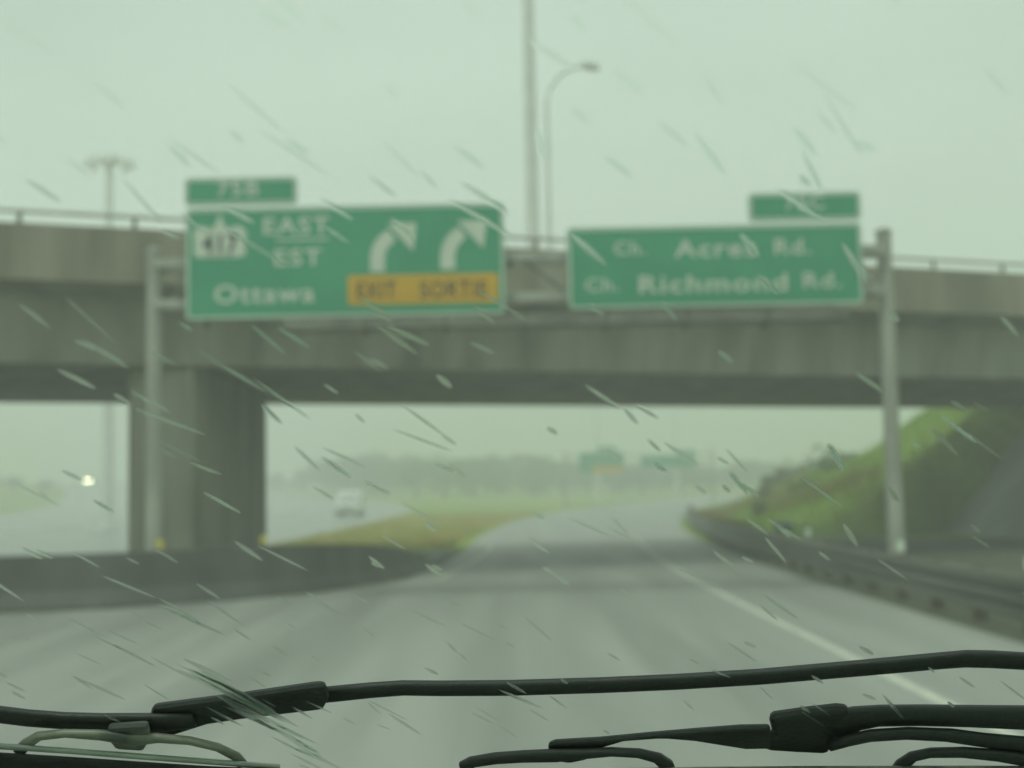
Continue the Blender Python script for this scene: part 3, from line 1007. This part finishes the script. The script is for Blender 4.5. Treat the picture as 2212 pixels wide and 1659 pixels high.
def scrub(x, y):
    g_ = x - (6.72 + curve_r(y))
    return 1.5 < g_ < 8.5 and y > far_y(x) + 1 and math.sin(x * 0.9 + 1.3) + math.sin(y * 0.33 + x * 0.4) > 0.55
grass_patch('scrub', 'patchy brown and yellow scrub on the lower left of the grassy bank', M['grass_dry'], 7000, (9, 30), (52, 120), (0.3, 0.9), scrub)
def bush_crown(seed, mtl):
    return crown_mesh('crown', 300, 1.0, seed, mtl)
bushes = [bush_crown(31, M['leaf']), bush_crown(32, M['leaf_light'])]
for n_, (g_, y, h_) in enumerate(((3.2, 66, 0.9), (6.0, 72, 1.3), (4.6, 81, 1.0), (8.5, 78, 1.4), (5.5, 92, 1.5), (9.5, 97, 1.7), (7.0, 108, 1.6))):
    x = 6.72 + curve_r(y) + g_
    bz = T(x, y)
    bt = thing('bush', 'low dark green bush among the scrub on the bank behind the guardrail', 'bush', (x, y, bz), 'bushes on the grassy bank')
    bt.scale = (h_ * 0.8, h_ * 0.8, h_ * 0.62)
    for nm, me, z0_ in (('stem', trunks[n_ % 3], -0.2), ('crown', bushes[n_ % 2], 0.0)):
        o = bpy.data.objects.new(nm, me)
        col.objects.link(o)
        o.parent = bt
        o.location = (0, 0, z0_)
        if nm == 'stem':
            o.scale = (0.4, 0.4, 0.4)

# ------------------------------------------------------------------ the viewer's own vehicle: windscreen, wipers, cowl
RAKE = R(40)
G0 = Vector((0, 0.75, 1.85))
gs = Vector((0, -math.cos(RAKE), math.sin(RAKE)))      # up the glass
gn = Vector((0, math.sin(RAKE), math.cos(RAKE)))       # out of the glass
def G(px, py, h=0.0):
    """where the sight line meets the sheet lying h outside the glass"""
    d = ray(px, py)
    o = G0 + gn * h
    return EYE + d * ((o - EYE).dot(gn) / d.dot(gn))
car = thing('car', 'dark vehicle we look out of with rain-wet windscreen and two black wipers', 'car', (0, -0.6, 0))
b = MB()
gl = [G0 + gs * (-0.10) + Vector((-0.78, 0, 0)), G0 + gs * (-0.10) + Vector((0.86, 0, 0)), G0 + gs * 0.78 + Vector((0.74, 0, 0)), G0 + gs * 0.78 + Vector((-0.66, 0, 0))]
b.prism(gl, -gn * 0.005)
b.build('windscreen', glass, car)
b = MB()
fr = [p_ for p_ in gl]
def bar_(a, c, w_, h_):
    t_ = (c - a).normalized()
    s_ = t_.cross(gn)
    b.prism([a + s_ * w_, c + s_ * w_, c - s_ * w_, a - s_ * w_], gn * h_)
for a_, c_ in ((gl[1], gl[2]), (gl[3], gl[0])):
    bar_(a_, c_, 0.05, 0.04)
bar_(gl[2], gl[3], 0.05, 0.05)
b.build('screen_frame', M['car_dark'], car)
b = MB()
lo = G0 + gs * (-0.10)
b.prism([lo + Vector((-0.8, 0, -0.02)), lo + Vector((-0.8, 0.30, -0.13)), lo + Vector((-0.8, 0.34, -0.45)), lo + Vector((-0.8, 0, -0.45))], (1.68, 0, 0))
b.build('cowl', M['car_dark'], car, bevel=0.01)

def ribbon(b, pts, h, thick, sides=10):
    """rounded bar lying on the glass: pts = (px, py, width px)"""
    C_ = [G(x_, y_, h) for x_, y_, w_ in pts]
    Wd = [w_ * 1.28 / F0 * (c - EYE).length / 2 for c, (x_, y_, w_) in zip(C_, pts)]
    vs, fs = [], []
    for i, c in enumerate(C_):
        t_ = (C_[min(i + 1, len(C_) - 1)] - C_[max(i - 1, 0)]).normalized()
        s_ = t_.cross(gn).normalized()
        for k_ in range(sides):
            a_ = 2 * math.pi * k_ / sides
            ca, sa = math.cos(a_), math.sin(a_)
            vs.append(c + s_ * math.copysign(abs(ca) ** 0.6, ca) * Wd[i] + gn * math.copysign(abs(sa) ** 0.6, sa) * thick * 0.3)
    n = len(C_)
    for i in range(n - 1):
        for k_ in range(sides):
            k2 = (k_ + 1) % sides
            fs.append((i * sides + k_, i * sides + k2, (i + 1) * sides + k2, (i + 1) * sides + k_))
    fs.append(tuple(range(sides))); fs.append(tuple(range((n - 1) * sides, n * sides)))
    b.add(vs, fs)
def plate(b, poly, h, thick):
    thick *= 0.42
    cy = sum(y_ for x_, y_ in poly) / len(poly)
    b.prism([G(x_, cy + (y_ - cy) * 0.97, h) - gn * thick / 2 for x_, y_ in poly], gn * thick)
def wiper_part(b, name, mtl, par_, bevel=0.0, smooth=True):
    o = b.build(name, mtl, par_, smooth=smooth, bevel=bevel)
    return o

# wiper 1: long arm from the right, blade at the lower left
b = MB()
ribbon(b, [(2420, 1440, 36), (2300, 1433, 36), (2212, 1428, 36), (2140, 1424, 37), (2085, 1423, 37), (2035, 1427, 36), (1860, 1443, 35), (1640, 1462, 34), (1460, 1473, 34), (1300, 1480, 34), (1100, 1486, 34), (950, 1487, 33), (870, 1486, 32), (800, 1491, 33), (690, 1502, 35)], 0.030, 0.009)
w1 = wiper_part(b, 'wiper', M['black_plastic'], car)
tag(w1, 'long thin wiper arm sloping to the lower left')
b = MB()
plate(b, [(703, 1474), (712, 1500), (700, 1527), (600, 1539), (520, 1549), (450, 1560), (380, 1583), (340, 1592), (318, 1570), (330, 1524), (420, 1512), (520, 1499), (620, 1484), (680, 1475)], 0.022, 0.013)
wiper_part(b, 'arm_hook', M['black_plastic'], w1, 0.003, False)
b = MB()
ribbon(b, [(-120, 1528, 34), (-20, 1541, 38), (60, 1551, 38), (140, 1557, 38), (220, 1561, 44), (330, 1562, 48), (420, 1556, 30)], 0.017, 0.009)
wiper_part(b, 'blade_bridge', M['black_plastic'], w1)
b = MB()
plate(b, [(232, 1566), (322, 1560), (326, 1590), (312, 1618), (250, 1614), (236, 1594)], 0.012, 0.012)
wiper_part(b, 'pivot', M['wiper_grey'], w1, 0.003, False)
b = MB()
ribbon(b, [(42, 1622, 20), (58, 1606, 18), (84, 1590, 15), (140, 1584, 13), (220, 1588, 22), (290, 1598, 30), (340, 1594, 18), (410, 1600, 13), (470, 1614, 13), (510, 1634, 16), (522, 1650, 18)], 0.009, 0.007)
wiper_part(b, 'claw_lever', M['wiper_grey'], w1)
b = MB()
ribbon(b, [(-140, 1600, 12), (0, 1612, 12), (150, 1622, 12), (300, 1634, 12), (450, 1645, 12), (605, 1657, 10)], 0.006, 0.004)
wiper_part(b, 'blade_spline', M['blade_metal'], w1)
b = MB()
ribbon(b, [(-140, 1636, 52), (0, 1645, 52), (150, 1654, 52), (300, 1663, 48), (450, 1671, 42), (622, 1676, 34)], 0.0035, 0.005)
wiper_part(b, 'blade_rubber', M['rubber'], w1)

# wiper 2: heavy bridge at the lower right
b = MB()
ribbon(b, [(1790, 1576, 88), (1816, 1563, 80), (1850, 1552, 62), (1900, 1546, 50), (1990, 1545, 48), (2100, 1547, 50), (2212, 1550, 56), (2330, 1556, 60)], 0.020, 0.011)
w2 = wiper_part(b, 'wiper', M['black_plastic'], car)
tag(w2, 'thick wiper bridge at the lower right')
b = MB()
plate(b, [(1660, 1546), (1672, 1541), (1740, 1531), (1808, 1523), (1836, 1526), (1815, 1560), (1800, 1600), (1786, 1623), (1720, 1620), (1655, 1616), (1640, 1600), (1668, 1580)], 0.020, 0.015)
wiper_part(b, 'bridge_head', M['black_plastic'], w2, 0.003, False)
b = MB()
ribbon(b, [(1790, 1612, 20), (1830, 1600, 24), (1880, 1589, 26), (1960, 1584, 26), (2050, 1588, 28), (2120, 1598, 30), (2212, 1608, 36), (2320, 1616, 36)], 0.013, 0.008)
wiper_part(b, 'lower_bridge', M['black_plastic'], w2)
b = MB()
plate(b, [(1664, 1566), (1664, 1614), (1610, 1615), (1560, 1607), (1500, 1597), (1440, 1592), (1390, 1592), (1345, 1598), (1300, 1612), (1268, 1638), (1230, 1646), (1186, 1640), (1184, 1606), (1200, 1600), (1300, 1594), (1400, 1584), (1500, 1575), (1600, 1567)], 0.014, 0.009)
wiper_part(b, 'bridge_lever', M['black_plastic'], w2, 0.002, False)
b = MB()
ribbon(b, [(1002, 1656, 22), (1020, 1646, 22), (1070, 1638, 24), (1130, 1634, 26), (1200, 1632, 30), (1262, 1628, 20), (1320, 1624, 14), (1380, 1627, 16), (1420, 1637, 20), (1440, 1652, 24), (1446, 1664, 22)], 0.009, 0.008)
wiper_part(b, 'claw_lever', M['black_plastic'], w2)
b = MB()
ribbon(b, [(1940, 1664, 24), (1950, 1650, 24), (1972, 1634, 20), (2010, 1626, 18), (2080, 1625, 20), (2160, 1632, 24), (2230, 1644, 26), (2330, 1650, 26)], 0.009, 0.008)
wiper_part(b, 'claw_lever', M['black_plastic'], w2)
b = MB()
ribbon(b, [(960, 1671, 16), (1200, 1670, 16), (1500, 1664, 16), (1800, 1662, 16), (2100, 1662, 18), (2330, 1664, 18)], 0.006, 0.004)
wiper_part(b, 'blade_spline', M['wiper_grey'], w2)
b = MB()
ribbon(b, [(940, 1700, 46), (1500, 1693, 46), (2330, 1694, 46)], 0.0035, 0.005)
wiper_part(b, 'blade_rubber', M['rubber'], w2)

def rivet(px_, py_, h, r, par_):
    b = MB()
    c = G(px_, py_, h)
    vs, fs = [], []
    u_ = Vector((1, 0, 0)); w_ = gn.cross(u_).normalized()
    for lv, (rr, hh_) in enumerate(((r, -0.0012), (r, 0.0006), (r * 0.7, 0.0011))):
        for k_ in range(12):
            a_ = 2 * math.pi * k_ / 12
            vs.append(c + (u_ * math.cos(a_) + w_ * math.sin(a_)) * rr + gn * hh_)
    for lv in range(2):
        for k_ in range(12):
            k2 = (k_ + 1) % 12
            fs.append((lv * 12 + k_, lv * 12 + k2, lv * 12 + 12 + k2, lv * 12 + 12 + k_))
    fs.append(tuple(range(24, 36))); fs.append(tuple(range(12)))
    b.add(vs, fs)
    b.build('rivet', M['wiper_grey'], par_)
rivet(284, 1592, 0.010, 0.0026, w1)
rivet(350, 1556, 0.018, 0.0026, w1)
# rain water on the outside of the glass: long low beads blown along the screen
def bead(b, c, dirv, L_, Wd, Hh, seg=9, sides=8):
    s_ = dirv.cross(gn).normalized()
    vs, fs = [], []
    for i in range(seg + 1):
        u = i / seg
        wv = math.sin(math.pi * min(max(u, 0.0), 1.0)) ** 0.6
        p_ = c + dirv * (u - 0.5) * L_
        for k_ in range(sides + 1):
            a_ = math.pi * k_ / sides
            vs.append(p_ + s_ * math.cos(a_) * Wd * 0.5 * max(wv, 0.02) + gn * (0.0004 + math.sin(a_) ** 2 * Hh * max(wv, 0.02)))
    n = sides + 1
    for i in range(seg):
        for k_ in range(sides):
            fs.append((i * n + k_, i * n + k_ + 1, (i + 1) * n + k_ + 1, (i + 1) * n + k_))
        fs.append((i * n + sides, i * n, (i + 1) * n, (i + 1) * n + sides))
    fs.append(tuple(range(n))); fs.append(tuple(range(seg * n, seg * n + n)))
    b.add(vs, fs)
b = MB()
grd = random.Random(5)
for i in range(1100):
    u = grd.uniform(-0.62, 0.62); v = grd.uniform(0.03, 0.70)
    c = G0 + Vector((u, 0, 0)) + gs * v
    ang = R(grd.gauss(-48, 7))
    dv = (Vector((1, 0, 0)) * math.cos(ang) + gs * math.sin(ang)).normalized()
    Ld = grd.uniform(0.006, 0.016) if grd.random() < 0.65 else grd.uniform(0.016, 0.032)
    Wd = grd.uniform(0.0011, 0.0027)
    bead(b, c, dv, Ld, Wd, Wd * grd.uniform(0.005, 0.019))
# a run of water across the lower left
for i in range(30):
    px_ = grd.uniform(430, 700)
    py_ = 1440 + (px_ - 430) * 0.82 + grd.uniform(-25, 25)
    c = G(px_, py_, 0)
    ang = R(grd.gauss(-50, 3))
    dv = (Vector((1, 0, 0)) * math.cos(ang) + gs * math.sin(ang)).normalized()
    Wd = grd.uniform(0.0015, 0.004)
    bead(b, c, dv, grd.uniform(0.02, 0.05), Wd, Wd * grd.uniform(0.008, 0.018))
rain = b.build('rain_beads', water, smooth=True)
rain.data.set_sharp_from_angle(angle=R(70))
tag(rain, 'streaky beads of rain water on the windscreen', 'rain', kind='stuff')

# ------------------------------------------------------------------ rainy air
hz = bpy.data.materials.new('rain_haze')
hz.use_nodes = True
ht = hz.node_tree
ht.nodes.clear()
ho = ht.nodes.new('ShaderNodeOutputMaterial')
hv = ht.nodes.new('ShaderNodeVolumePrincipled')
hv.inputs['Color'].default_value = (0.97, 0.985, 0.97, 1)
hv.inputs['Density'].default_value = 0.0054
hv.inputs['Anisotropy'].default_value = 0.0
ht.links.new(hv.outputs['Volume'], ho.inputs['Volume'])
b = MB()
b.box((-1310, -410, -1.0), (1310, 1310, 36.0))
haze = b.build('haze', hz)
tag(haze, 'grey rain haze over the whole interchange', 'haze', kind='stuff')
